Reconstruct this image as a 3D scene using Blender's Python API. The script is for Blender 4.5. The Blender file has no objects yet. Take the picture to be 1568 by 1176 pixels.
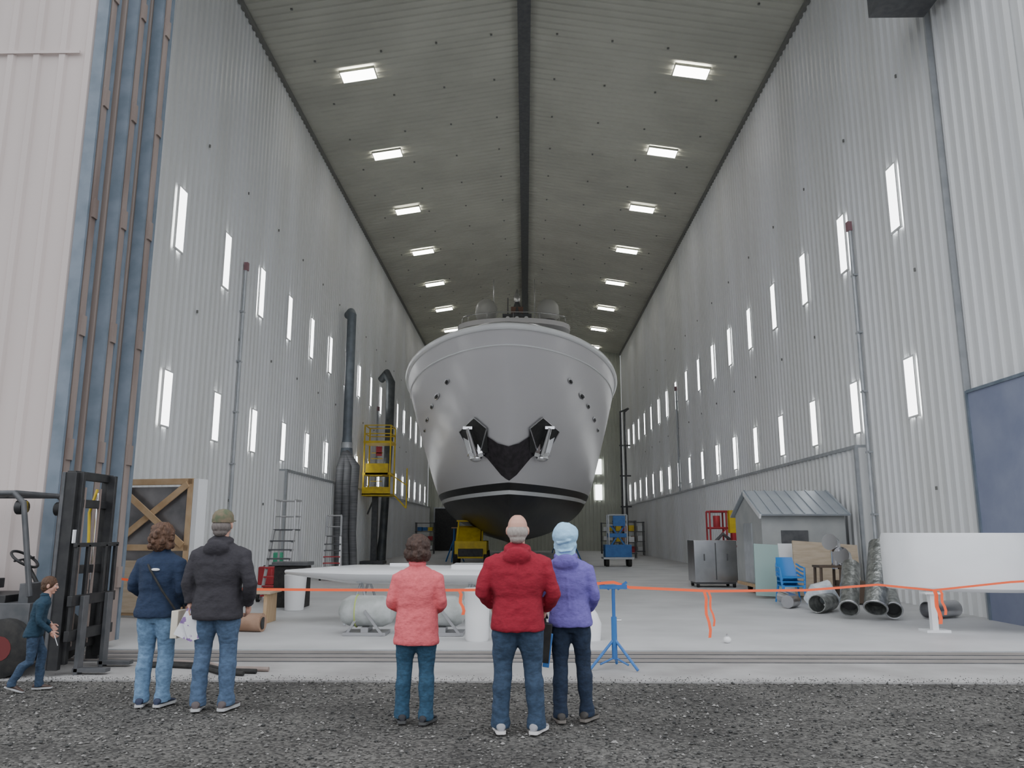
import bpy, bmesh, math, random
import numpy as np
from mathutils import Vector, Matrix, Euler
random.seed(7)
rng=np.random.default_rng(5)
V=Vector
# ---------------------------------------------------------------- materials
_mats={}
def M(name,c1,c2=None,scale=5,rough=.6,metal=0,bump=0,bscale=None,emit=0,coat=0,stretch=(1,1,1),detail=4,ramp=(.35,.65),alpha=1,trans=0):
    if name in _mats: return _mats[name]
    m=bpy.data.materials.new(name); m.use_nodes=True
    nt=m.node_tree; b=nt.nodes['Principled BSDF']
    b.inputs['Base Color'].default_value=(*c1,1)
    b.inputs['Roughness'].default_value=rough
    b.inputs['Metallic'].default_value=metal
    if coat: b.inputs['Coat Weight'].default_value=coat; b.inputs['Coat Roughness'].default_value=.2
    if trans: b.inputs['Transmission Weight'].default_value=trans
    if emit:
        b.inputs['Emission Color'].default_value=(*c1,1); b.inputs['Emission Strength'].default_value=emit
    tc=nt.nodes.new('ShaderNodeTexCoord'); mp=nt.nodes.new('ShaderNodeMapping')
    mp.inputs['Scale'].default_value=stretch
    nt.links.new(tc.outputs['Object'],mp.inputs[0])
    if c2 is not None:
        n=nt.nodes.new('ShaderNodeTexNoise'); n.inputs['Scale'].default_value=scale; n.inputs['Detail'].default_value=detail
        r=nt.nodes.new('ShaderNodeValToRGB'); r.color_ramp.elements[0].position=ramp[0]; r.color_ramp.elements[1].position=ramp[1]
        r.color_ramp.elements[0].color=(*c1,1); r.color_ramp.elements[1].color=(*c2,1)
        nt.links.new(mp.outputs[0],n.inputs['Vector']); nt.links.new(n.outputs['Fac'],r.inputs[0]); nt.links.new(r.outputs[0],b.inputs['Base Color'])
    if bump:
        n=nt.nodes.new('ShaderNodeTexNoise'); n.inputs['Scale'].default_value=bscale or scale; n.inputs['Detail'].default_value=3
        bp=nt.nodes.new('ShaderNodeBump'); bp.inputs['Strength'].default_value=bump; bp.inputs['Distance'].default_value=.02
        nt.links.new(mp.outputs[0],n.inputs['Vector']); nt.links.new(n.outputs['Fac'],bp.inputs['Height']); nt.links.new(bp.outputs[0],b.inputs['Normal'])
    _mats[name]=m; return m

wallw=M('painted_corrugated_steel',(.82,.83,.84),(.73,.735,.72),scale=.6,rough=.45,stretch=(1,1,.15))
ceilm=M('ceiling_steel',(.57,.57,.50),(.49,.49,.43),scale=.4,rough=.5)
endm=M('end_wall_steel',(.52,.54,.47),(.46,.48,.42),scale=.5,rough=.5)
doorm=M('door_leaf_steel',(.64,.56,.53),(.54,.47,.44),scale=.7,rough=.5,stretch=(1,1,.1))
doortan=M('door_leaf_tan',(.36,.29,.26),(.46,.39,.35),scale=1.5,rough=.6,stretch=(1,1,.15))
bluetrim=M('blue_grey_trim',(.13,.17,.21),(.19,.23,.28),scale=3,rough=.5)
rust=M('brown_steel',(.20,.15,.13),(.33,.27,.24),scale=2,rough=.7,stretch=(1,1,.2))
railm=M('rail_steel',(.26,.24,.22),(.36,.33,.31),scale=3,rough=.7,stretch=(.2,1,1))
galv=M('galvanised_trim',(.42,.44,.46),(.5,.52,.54),scale=4,rough=.45,metal=.4)
dkgrey=M('dark_grey_paint',(.07,.075,.08),(.11,.11,.115),scale=6,rough=.5)
clipm=M('clip_grey',(.20,.20,.19),rough=.6)
black=M('black_paint',(.015,.015,.017),(.03,.03,.03),scale=8,rough=.5)
rubber=M('rubber',(.018,.018,.018),(.035,.033,.03),scale=12,rough=.85,bump=.2)
glowwin=M('translucent_daylight_panel',(.97,.99,1.0),emit=6,rough=.4)
glowlamp=M('lamp_diffuser',(1,.98,.93),emit=13,rough=.4)
concrete=M('concrete_floor',(.50,.50,.50),(.62,.62,.62),scale=.7,rough=.55,bump=.05,bscale=30,detail=8)
apronm=M('concrete_apron',(.31,.30,.29),(.42,.41,.40),scale=1.3,rough=.85,bump=.2,bscale=40,detail=8)
white=M('white_gelcoat',(.86,.87,.88),(.82,.83,.84),scale=2,rough=.25,coat=.3)
steel=M('stainless_steel',(.62,.62,.64),(.52,.52,.54),scale=3,rough=.25,metal=.95)
chrome=M('chrome',(.8,.8,.82),rough=.1,metal=1)
yellow=M('yellow_paint',(.75,.55,.02),(.6,.42,.02),scale=4,rough=.5)
redp=M('red_paint',(.45,.03,.04),(.34,.03,.04),scale=5,rough=.5)
bluep=M('blue_paint',(.03,.13,.38),(.04,.17,.45),scale=5,rough=.45)
wood=M('pine_wood',(.62,.45,.28),(.50,.33,.18),scale=3,rough=.7,stretch=(1,8,1))
ply=M('plywood',(.58,.48,.36),(.48,.38,.27),scale=2.5,rough=.75,stretch=(1,1,6))
card=M('cardboard',(.42,.27,.19),(.34,.21,.14),scale=6,rough=.9)
orange=M('orange_tape',(.95,.13,.04),rough=.6,emit=.1)
wplastic=M('white_plastic',(.8,.8,.8),rough=.4)

def gravel_mat():
    m=bpy.data.materials.new('gravel'); m.use_nodes=True; nt=m.node_tree; b=nt.nodes['Principled BSDF']; b.inputs['Roughness'].default_value=.95
    tc=nt.nodes.new('ShaderNodeTexCoord')
    vo=nt.nodes.new('ShaderNodeTexVoronoi'); vo.inputs['Scale'].default_value=42
    n2=nt.nodes.new('ShaderNodeTexNoise'); n2.inputs['Scale'].default_value=.9; n2.inputs['Detail'].default_value=6
    r=nt.nodes.new('ShaderNodeValToRGB'); e=r.color_ramp.elements; e[0].color=(.042,.040,.038,1); e[1].color=(.165,.16,.15,1); e[0].position=.1;e[1].position=.9
    mx=nt.nodes.new('ShaderNodeMix'); mx.data_type='RGBA'; mx.blend_type='MULTIPLY'; mx.inputs[0].default_value=.8
    r2=nt.nodes.new('ShaderNodeValToRGB'); r2.color_ramp.elements[0].position=.35; r2.color_ramp.elements[1].position=.65
    r2.color_ramp.elements[0].color=(.55,.54,.52,1); r2.color_ramp.elements[1].color=(1.15,1.14,1.1,1)
    sx=nt.nodes.new('ShaderNodeSeparateColor')
    nt.links.new(tc.outputs['Object'],vo.inputs['Vector']); nt.links.new(tc.outputs['Object'],n2.inputs['Vector'])
    nt.links.new(vo.outputs['Color'],sx.inputs[0]); nt.links.new(sx.outputs[0],r.inputs[0]); nt.links.new(n2.outputs['Fac'],r2.inputs[0])
    nt.links.new(r.outputs[0],mx.inputs[6]); nt.links.new(r2.outputs[0],mx.inputs[7]); nt.links.new(mx.outputs[2],b.inputs['Base Color'])
    bp=nt.nodes.new('ShaderNodeBump'); bp.inputs['Strength'].default_value=.9; bp.inputs['Distance'].default_value=.018; bp.invert=True
    nt.links.new(vo.outputs['Distance'],bp.inputs['Height']); nt.links.new(bp.outputs[0],b.inputs['Normal'])
    return m
gravel=gravel_mat()

# ---------------------------------------------------------------- mesh builder
def rotm(rot):
    if rot is None: return Matrix.Identity(3)
    if isinstance(rot,Matrix): return rot
    return Euler([math.radians(a) for a in rot]).to_matrix()
class MB:
    def __init__(s): s.v=[];s.f=[];s.mi=[];s.mats=[];s.c=0
    def use(s,m):
        if m not in s.mats: s.mats.append(m)
        s.c=s.mats.index(m); return s
    def add(s,vs,fs):
        o=len(s.v); s.v+= [tuple(a) for a in vs]; s.f+=[tuple(i+o for i in f) for f in fs]; s.mi+=[s.c]*len(fs)
    def box(s,c,size,rot=None):
        R=rotm(rot); c=V(c); h=V(size)/2
        vs=[c+R@V((x*h.x,y*h.y,z*h.z)) for x in(-1,1) for y in(-1,1) for z in(-1,1)]
        s.add(vs,[(0,1,3,2),(4,6,7,5),(0,4,5,1),(2,3,7,6),(0,2,6,4),(1,5,7,3)]); return s
    def beam(s,a,b,w,h=None):
        a=V(a);b=V(b);d=b-a;L=d.length
        q=d.to_track_quat('Y','Z').to_matrix()
        return s.box((a+b)/2,(w,L,h or w),q)
    def loft(s,rings,cap=True):
        n=len(rings[0]); vs=[p for r in rings for p in r]; fs=[]
        for i in range(len(rings)-1):
            for j in range(n):
                k=(j+1)%n; fs.append((i*n+j,i*n+k,(i+1)*n+k,(i+1)*n+j))
        if cap: fs.append(tuple(range(n-1,-1,-1))); fs.append(tuple((len(rings)-1)*n+j for j in range(n)))
        s.add(vs,fs); return s
    def tube(s,pts,r,n=12,cap=True):
        pts=[V(p) for p in pts]; rs=r if isinstance(r,(list,tuple)) else [r]*len(pts)
        rings=[]; up=None
        for i,p in enumerate(pts):
            if i==0: d=pts[1]-p
            elif i==len(pts)-1: d=p-pts[i-1]
            else: d=(pts[i+1]-p).normalized()+(p-pts[i-1]).normalized()
            d.normalize()
            if up is None: up=V((0,0,1)) if abs(d.z)<.9 else V((0,1,0))
            sd=d.cross(up)
            if sd.length<1e-4: up=V((1,0,0)); sd=d.cross(up)
            sd.normalize(); up=sd.cross(d).normalized()
            rings.append([p+(sd*math.cos(a)+up*math.sin(a))*rs[i] for a in [2*math.pi*j/n for j in range(n)]])
        return s.loft(rings,cap)
    def pipe(s,a,b,r,t=.015,n=20):
        a=V(a);b=V(b); d=(b-a).normalized(); up=V((0,0,1)) if abs(d.z)<.9 else V((0,1,0)); sd=d.cross(up).normalized(); up=sd.cross(d)
        def rg(p,q): return [p+(sd*math.cos(x)+up*math.sin(x))*q for x in [2*math.pi*j/n for j in range(n)]]
        R=[rg(a,r),rg(b,r),rg(b,r-t),rg(a,r-t)]; vs=[p for q in R for p in q]
        s.add(vs,[(i*n+j,i*n+(j+1)%n,((i+1)%4)*n+(j+1)%n,((i+1)%4)*n+j) for i in range(4) for j in range(n)]); return s
    def ell(s,c,r,rot=None,nu=16,nv=10):
        R=rotm(rot); c=V(c); rings=[]
        for i in range(1,nv):
            t=math.pi*i/nv
            rings.append([c+R@V((r[0]*math.sin(t)*math.cos(a),r[1]*math.sin(t)*math.sin(a),-r[2]*math.cos(t))) for a in [2*math.pi*j/nu for j in range(nu)]])
        return s.loft(rings,True)
    def zring(s,lst,n=24,p=2.0):
        rings=[]
        for (cx,cy,z,rx,ry) in lst:
            rg=[]
            for j in range(n):
                a=2*math.pi*j/n; ca,sa=math.cos(a),math.sin(a)
                rg.append(V((cx+rx*math.copysign(abs(ca)**(2/p),ca),cy+ry*math.copysign(abs(sa)**(2/p),sa),z)))
            rings.append(rg)
        return s.loft(rings)
    def prism(s,poly,off):
        off=V(off); n=len(poly); a=[V(p) for p in poly]; b=[p+off for p in a]
        fs=[tuple(range(n-1,-1,-1)),tuple(range(n,2*n))]+[(i,(i+1)%n,n+(i+1)%n,n+i) for i in range(n)]
        s.add(a+b,fs); return s
    def torus(s,c,R,r,rot=None,n=28,m=8):
        Rm=rotm(rot); c=V(c); vs=[];fs=[]
        for i in range(n):
            a=2*math.pi*i/n
            for j in range(m):
                b=2*math.pi*j/m; vs.append(c+Rm@V(((R+r*math.cos(b))*math.cos(a),(R+r*math.cos(b))*math.sin(a),r*math.sin(b))))
        for i in range(n):
            for j in range(m):
                fs.append((i*m+j,((i+1)%n)*m+j,((i+1)%n)*m+(j+1)%m,i*m+(j+1)%m))
        s.add(vs,fs); return s
    def build(s,name,parent=None,loc=(0,0,0),rz=0,bevel=0,smooth=True,angle=38,recalc=True,remesh=0,sm=0,disp=None):
        me=bpy.data.meshes.new(name); me.from_pydata(s.v,[],s.f)
        for m in s.mats: me.materials.append(m)
        me.polygons.foreach_set('material_index',s.mi)
        if recalc:
            bm=bmesh.new(); bm.from_mesh(me); bmesh.ops.recalc_face_normals(bm,faces=bm.faces); bm.to_mesh(me); bm.free()
        if smooth:
            me.polygons.foreach_set('use_smooth',[True]*len(me.polygons)); 
            if not remesh: me.set_sharp_from_angle(angle=math.radians(angle))
        me.update()
        ob=bpy.data.objects.new(name,me); bpy.context.scene.collection.objects.link(ob)
        ob.location=loc; ob.rotation_euler=(0,0,math.radians(rz))
        if parent: ob.parent=parent
        if remesh:
            r=ob.modifiers.new('r','REMESH'); r.mode='VOXEL'; r.voxel_size=remesh; r.use_smooth_shade=True
            if sm: q=ob.modifiers.new('s','SMOOTH'); q.factor=.5; q.iterations=sm
        if disp:
            t=bpy.data.textures.new(name+'_folds','CLOUDS'); t.noise_scale=disp[0]; t.noise_depth=1
            q=ob.modifiers.new('d','DISPLACE'); q.texture=t; q.strength=disp[1]; q.mid_level=.5; q.texture_coords='LOCAL'
        if bevel:
            q=ob.modifiers.new('b','BEVEL'); q.width=bevel; q.segments=2; q.limit_method='ANGLE'
        return ob
def empty(name,loc=(0,0,0),rz=0,sc=1):
    e=bpy.data.objects.new(name,None); bpy.context.scene.collection.objects.link(e); e.location=loc; e.rotation_euler=(0,0,math.radians(rz)); e.scale=(sc,)*3
    e.empty_display_size=.2; return e

# ---------------------------------------------------------------- building shell
W=9.0; YF=12.4; YE=73.0; ZE=18.3; ZR=19.7
def rooz(x): return ZR-(ZR-ZE)*abs(x)/W
def profile(t0,t1,p=.34,d=.06):
    out=[]; t=t0
    while t<t1-p*.5:
        out+=[(t,0),(t+p*.62,0),(t+p*.70,d),(t+p*.92,d)]; t+=p
    out.append((t1,0)); return out
def sheet(name,pts_lo,pts_hi,mat,mb=None,build=True):
    mb=mb or MB(); mb.use(mat); n=len(pts_lo)
    mb.add(list(pts_lo)+list(pts_hi),[(i,i+1,n+i+1,n+i) for i in range(n-1)])
    if build: return mb.build(name,recalc=False,smooth=False)
    return mb
def side_wall(name,sgn,y0,ledge0):
    mb=MB(); x=sgn*(W+.06)
    pr=profile(y0,YE)
    sheet(name,[(x-sgn*o,t,0) for t,o in pr],[(x-sgn*o,t,ZE+.05) for t,o in pr],wallw,mb,False)
    pr=profile(ledge0,YE); xi=sgn*(W-.16)
    sheet(name,[(xi-sgn*o,t,0) for t,o in pr],[(xi-sgn*o,t,3.86) for t,o in pr],wallw,mb,False)
    mb.use(wallw); mb.box((sgn*(W-.06),ledge0+.01,1.93),(.26,.04,3.86))
    mb.use(galv); mb.box((sgn*(W-.08),(ledge0+YE)/2,3.89),(.34,YE-ledge0,.09))
    mb.box((sgn*(W-.24),ledge0,1.95),(.08,.10,3.9))
    mb.use(wallw); mb.box((sgn*(W+.16),(y0+YE)/2,ZE/2),(.06,YE-y0,ZE))
    return mb.build(name,recalc=False,smooth=False)
wl=side_wall('wall_left',-1,YF,28.8)
wr=side_wall('wall_right',1,YF,21.0)
mb=MB(); pr=profile(-W,W)
sheet('wall_far',[(t,YE-o,0) for t,o in pr],[(t,YE-o,rooz(t)) for t,o in pr],endm,mb,False)
mb.build('wall_far',recalc=False,smooth=False)
mb=MB().use(wallw)
mb.prism([(-W,YF,16.9),(W,YF,16.9),(W,YF,ZE),(0,YF,ZR),(-W,YF,ZE)],(0,.12,0))
mb.box((-13,YF+.06,9.2),(8,.12,18.4)); mb.box((13,YF+.06,9.2),(8,.12,18.4))
mb.use(bluetrim).box((0,YF-.1,16.8),(34,.3,.35))
mb.build('wall_front',smooth=False)
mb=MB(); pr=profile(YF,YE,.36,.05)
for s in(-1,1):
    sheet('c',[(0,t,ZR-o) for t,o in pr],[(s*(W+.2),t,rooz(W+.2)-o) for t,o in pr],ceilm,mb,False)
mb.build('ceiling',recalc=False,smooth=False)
MB().use(dkgrey).box((0,(YF+YE)/2,ZR-.2),(.46,YE-YF-.2,.28)).build('ridge_beam')
for i,s in enumerate((-1,1)):
    MB().use(clipm).box((s*(W-.03),(YF+YE)/2,ZE-.12),(.12,YE-YF-.2,.16)).build('trim_%d'%(i+1))
mb=MB().use(clipm)
for x in (-7.6,-5.2,-3.2,-1.2,1.2,3.2,5.2,7.6):
    for k in range(16):
        y=20+k*2.9; mb.box((x,y,rooz(x)-.06),(.075,.06,.05))
for s in(-1,1):
    for z in(2.6,7.6,12.5):
        for k in range(14): mb.box((s*(W-.01),17.5+k*3.2,z),(.04,.045,.08))
mb.build('roof_clips',smooth=False)
MB().use(concrete).box((0,(11.6+YE)/2,-.1),(2*W+.6,YE-11.6,.2)).build('floor')
MB().use(apronm).box((0,(9.35+11.6)/2,-.1),(60,2.25,.2)).build('concrete_apron')
mb=MB().use(gravel)
mb.box((0,-15.33,-.115),(160,49.3,.2)); mb.build('ground_gravel')
def stones():
    n=15000; X=rng.uniform(-6.5,6.5,n); Y=rng.uniform(5.4,9.34,n); S=rng.uniform(.004,.014,n)*rng.choice([1,1,1,1.6],n); Z=-.012+S*.3
    k=2600; X[:k]=rng.uniform(-9,9,k); Y[:k]=9.32+np.abs(rng.normal(0,.16,k)); S[:k]=rng.uniform(.003,.009,k); Z[:k]=S[:k]*.35
    base=np.array([(1,0,0),(-1,0,0),(0,1,0),(0,-1,0),(0,0,1),(0,0,-1)],float)
    fs=np.array([(0,2,4),(2,1,4),(1,3,4),(3,0,4),(2,0,5),(1,2,5),(3,1,5),(0,3,5)])
    vs=base[None]*S[:,None,None]*rng.uniform(.6,1.3,(n,6,1))
    a=rng.uniform(0,6.28,n); ca,sa=np.cos(a)[:,None],np.sin(a)[:,None]
    x=vs[:,:,0]*ca-vs[:,:,1]*sa; y=vs[:,:,0]*sa+vs[:,:,1]*ca
    vs=np.stack([x+X[:,None],y+Y[:,None],vs[:,:,2]*.7+Z[:,None]],-1).reshape(-1,3)
    F=(fs[None]+(np.arange(n)*6)[:,None,None]).reshape(-1,3)
    me=bpy.data.meshes.new('gravel_stones'); me.from_pydata(vs.tolist(),[],F.tolist())
    ms=[M('stone_dark',(.05,.05,.048),rough=.9),M('stone_mid',(.13,.126,.118),rough=.9),M('stone_light',(.29,.28,.265),rough=.9)]
    for m in ms: me.materials.append(m)
    mi=np.repeat(rng.choice([0,0,1,1,1,2],n),8); me.polygons.foreach_set('material_index',mi.tolist())
    ob=bpy.data.objects.new('gravel_stones',me); bpy.context.scene.collection.objects.link(ob)
stones()
for y in(10.68,11.0,11.34):
    mb=MB().use(dkgrey).box((0,y,.004),(50,.10,.006)).use(railm).box((0,y,.022),(50,.035,.032)); mb.build('door_rail')
MB().use(galv).box((0,11.58,.01),(50,.05,.018)).build('trim_3')
def leaf(x1,y,th,name,fm):
    mb=MB(); x0=x1-7; pr=profile(x0,x1-.20,.40,.04)
    sheet('l',[(t,y-o,.10) for t,o in pr],[(t,y-o,16.6) for t,o in pr],fm,mb,False)
    mb.use(rust).box(((x0+x1)/2,y+th/2+.01,8.35),(7-.02,th-.02,16.5))
    mb.use(bluetrim).box((x1-.10,y-.03,8.35),(.17,.05,16.5)); mb.box((x1-.02,y+th,8.35),(.06,.08,16.5))
    for k in range(9): mb.use(rust).box((x1+.005,y+th/2,1+1.8*k),(.03,.12,.3))
    mb.use(fm).box(((x0+x1-.4)/2,y-.045,8.9),(6.6,.02,.05))
    mb.use(black).tube([(x1-.6,y+th/2-.04,.165),(x1-.6,y+th/2+.04,.165)],.12)
    return mb.build(name,smooth=False,recalc=False)
leaf(-6.42,10.86,.20,'door_1',doorm); leaf(-6.2,11.3,.20,'door_2',doortan); leaf(-6.02,11.75,.22,'door_3',doortan)
def win(n,sgn,y,z0,z1):
    h=z1-z0; x=sgn*(W-.02)
    mb=MB().use(glowwin).box((0,0,0),(.03,.44,h)); mb.use(wallw)
    for a in(-1,1):
        mb.box((0,a*.245,0),(.05,.04,h+.1)); mb.box((0,0,a*(h/2+.02)),(.05,.44,.04))
    return mb.build('window_%d'%n,loc=(x,y,(z0+z1)/2),smooth=False)
n=1
for k in range(17):
    y=19.25+3.2*k
    win(n,-1,y,4.26,5.62); win(n+1,-1,y,8.85,10.5); n+=2
for k in range(17):
    y=18.15+3.13*k
    win(n,1,y,4.3,5.65); win(n+1,1,y,8.85,10.45); n+=2
for z in (5.25,7.6):
    mb=MB().use(glowwin).box((0,0,0),(.6,.04,1.4)).use(endm).box((0,.01,.73),(.75,.05,.06)).box((0,.01,-.73),(.75,.05,.06))
    mb.build('window_%d'%n,loc=(6.7,YE-.12,z),smooth=False); n+=1
for k in range(8):
    for s in(-1,1):
        y=26.9+6.35*k; x=s*6.25; tilt=math.degrees(math.atan((ZR-ZE)/W))*s
        mb=MB().use(glowlamp).box((0,0,-.03),(1.26,.66,.04)).use(ceilm)
        for a in(-1,1): mb.box((0,a*.35,0),(1.34,.04,.09)); mb.box((a*.65,0,0),(.04,.66,.09))
        ob=mb.build('ceiling_light',loc=(x,y,rooz(x)-.12),smooth=False); ob.rotation_euler=(0,math.radians(tilt),0)
mb=MB().use(M('blue_felt_panel',(.23,.26,.37),(.29,.32,.43),scale=1.2,rough=.8,bump=.2,bscale=6)).box((W-.05,14.1,2.2),(.10,3.3,4.4))
mb.use(bluetrim).box((W-.07,15.78,2.2),(.12,.06,4.5)).box((W-.07,14.1,4.43),(.12,3.3,.06)); mb.build('blue_wall_panel')
MB().use(galv).box((W-.03,15.9,9),(.12,.06,18)).build('trim_4')
MB().use(wallw).box((W-.03,13.3,9),(.12,.07,18)).build('trim_5')
MB().use(dkgrey).box((8.2,14.7,13.3),(1.2,2.0,1.0)).use(galv).box((8.3,14.9,13.9),(.1,.1,.4)).build('unit_heater')
bracket=M('faded_bracket',(.30,.16,.18),rough=.6)
def conduit(sgn,y,z1,z2):
    mb=MB().use(galv).tube([(sgn*(W-.08),y,z1),(sgn*(W-.08),y,z2)],.055,8); 
    for z in np.arange(z1+.5,z2,1.6): mb.box((sgn*(W-.06),y,z),(.12,.2,.05))
    mb.use(bracket).box((sgn*(W-.1),y,z2),(.12,.14,.26)); mb.build('wall_conduit')
conduit(1,20.6,0,9.9); conduit(-1,23.9,0,10.0); conduit(1,46,3.95,10); conduit(-1,47,3.95,9)
mb=MB().use(dkgrey)
for dx in(0,.35): mb.tube([(7.9+dx,65,.02),(7.9+dx,65,11.5),(8.6,65,11.8)],.09,8)
for z in np.arange(1.2,11,2.5): mb.box((8.2,65,z),(.9,.1,.12))
mb.build('riser_pipes')
MB().use(black).box((-7.2,YE-.12,1.9),(2.2,.1,3.8)).use(galv).box((-7.2,YE-.14,3.85),(2.4,.12,.12)).box((-8.35,YE-.14,1.9),(.12,.12,3.8)).box((-6.05,YE-.14,1.9),(.12,.12,3.8)).build('door_4')

# ---------------------------------------------------------------- yacht
hullm=M('yacht_hull_grey',(.68,.665,.68),(.66,.645,.66),scale=.3,rough=.34,coat=.25)
bott=M('antifouling_black',(.012,.012,.013),(.022,.022,.022),scale=2,rough=.35)
pad=M('bow_guard_dark',(.05,.045,.05),(.08,.07,.08),scale=5,rough=.25,metal=.5)
glassd=M('dark_glass',(.01,.012,.015),rough=.05,coat=.5)
LZ=[1.1,1.5,2.0,2.8,3.6,4.8,6.0,7.3,8.5,9.6,11.0]
LB=[.22,2.3,3.45,4.25,4.6,4.8,5.0,5.2,5.38,5.5,5.65]
LL=[12,18,18,17,16.5,15.5,15,14.2,13.5,13,12.4]
LP=[1.,.98,.95,.9,.85,.79,.72,.645,.58,.53,.47]
LS=[38.,36.4,35.3,34.6,34.0,33.25,32.45,31.6,30.8,30.0,29.0]
def sm(z,arr):
    w=min(.9,z-1.1)
    return sum(float(np.interp(z+w*o/4,LZ,arr)) for o in range(-4,5))/9
def fz(z,Y):
    return z if z<3.6 else 3.6+(z-3.6)*max(.88,1-.006*max(0,Y-30))
def hb(z,u):
    L=sm(z,LL); t=min(1,max(0,u/L)); return sm(z,LB)*(1-(1-t)**2)**sm(z,LP)
def hY(z,b):
    bm_=sm(z,LB); r=min(.999,b/bm_)
    return sm(z,LS)+sm(z,LL)*(1-math.sqrt(1-r**(1/sm(z,LP))))
def hpt(x,z,off=0):
    Y=hY(z,abs(x)); e=.02
    p=V((x,Y,fz(z,Y)))
    if off:
        b=abs(x)+e; Y2=hY(z,b); p2=V((math.copysign(b,x if x else 1),Y2,fz(z,Y2)))
        Y3=hY(z+e,abs(x)); p3=V((x,Y3,fz(z+e,Y3)))
        nrm=(p2-p).cross(p3-p); nrm.normalize()
        if nrm.y>0: nrm=-nrm
        p=p+nrm*off
    return p
YX=-.72
yacht=empty('motor_yacht',(YX,0,0))
mb=MB()
zs=list(np.linspace(1.1,3.6,16))+list(np.linspace(3.6,9.6,40))[1:]
ts=[t**2 for t in np.linspace(0,1,60)]
for s in(-1,1):
    grid=[]
    for z in zs:
        row=[]; S=sm(z,LS); L=sm(z,LL)
        for t in ts:
            u=t*L; Y=S+u; row.append(V((s*hb(z,u),Y,fz(z,Y))))
        for Y in (56,60,64,68): row.append(V((s*sm(z,LB)*(1-.002*(Y-54)**1.2),Y,fz(z,Y))))
        grid.append(row)
    nn=len(grid[0])
    for i in range(len(zs)-1):
        zc=(zs[i]+zs[i+1])/2
        mb.use(bott if zc<3.28 else (white if zc<3.45 else (bott if zc<3.8 else hullm)))
        vs=grid[i]+grid[i+1]
        fs=[((j,j+1,nn+j+1,nn+j) if s>0 else (j,nn+j,nn+j+1,j+1)) for j in range(nn-1)]
        mb.add(vs,fs)
    col=[g[-1] for g in grid]; mb.use(hullm)
    mb.add(col+[V((0,68,c.z)) for c in col],[(i,i+1,len(col)+i+1,len(col)+i) for i in range(len(col)-1)])
    # inner bulwark and foredeck, kept inside the flared shell
    top=grid[-1]; mb.use(white)
    inn=[V((p.x*.90,p.y+.75 if p.y<60 else p.y,p.z)) for p in top]; low=[V((p.x*.86,p.y+1.1 if p.y<60 else p.y,p.z-.55)) for p in top]; ctr=[V((0,q.y,q.z)) for q in low]
    for a,b in((top,inn),(inn,low),(low,ctr)):
        mb.add(a+b,[(j,j+1,nn+j+1,nn+j) for j in range(nn-1)])
ob=mb.build('hull',parent=yacht,angle=60,recalc=False)
bm=bmesh.new(); bm.from_mesh(ob.data); bmesh.ops.remove_doubles(bm,verts=bm.verts,dist=.002); bmesh.ops.recalc_face_normals(bm,faces=bm.faces); bm.to_mesh(ob.data); bm.free()
ob.data.polygons.foreach_set('use_smooth',[True]*len(ob.data.polygons)); ob.data.set_sharp_from_angle(angle=math.radians(50))
mb=MB().use(white)
S6=sm(9.6,LS); L6=sm(9.6,LL)
pts=[V((-hb(9.6,t*L6),S6+t*L6,fz(9.6,S6+t*L6)+.03)) for t in reversed(ts)]+[V((hb(9.6,t*L6),S6+t*L6,fz(9.6,S6+t*L6)+.03)) for t in ts[1:]]
mb.tube(pts,.13,10)
pk=[hpt(-x,9.0,.02) for x in np.linspace(5.3,0,40)]+[hpt(x,9.0,.02) for x in np.linspace(0,5.3,40)][1:]
mb.tube(pk,.035,6)
mb.use(steel)
pts2=[V((p.x*.9,p.y+.7,p.z+.35)) for p in pts[::3]]; mb.tube(pts2,.025,6)
for p in pts2[::2]: mb.tube([p,p-V((0,0,.35))],.02,6)
mb.build('cap_rail',parent=yacht)
mb=MB().use(pad)
up=[(0,5.25),(.42,5.4),(.9,5.75),(1.2,6.0),(1.5,6.15),(1.75,6.0),(1.95,5.75)]
lo=[(0,3.85),(.30,4.1),(.62,4.5),(.9,4.85),(1.2,5.1),(1.5,5.4),(1.85,5.65)]
def strip(up,lo,s,off,nn=10):
    def ip(l,t):
        k=t*(len(l)-1); i=min(int(k),len(l)-2); f=k-i; return (l[i][0]*(1-f)+l[i+1][0]*f,l[i][1]*(1-f)+l[i+1][1]*f)
    K=24; G=[]
    for a in range(K+1):
        u=ip(up,a/K); l=ip(lo,a/K)
        for b in range(nn+1):
            f=b/nn; G.append(hpt(s*(u[0]*(1-f)+l[0]*f),u[1]*(1-f)+l[1]*f,off))
    mb.add(G,[(a*(nn+1)+b,a*(nn+1)+b+1,(a+1)*(nn+1)+b+1,(a+1)*(nn+1)+b) for a in range(K) for b in range(nn)])
for s in(-1,1): strip(up,lo,s,.05)
mb.build('bow_guard',parent=yacht,angle=60)
mb=MB()
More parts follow.
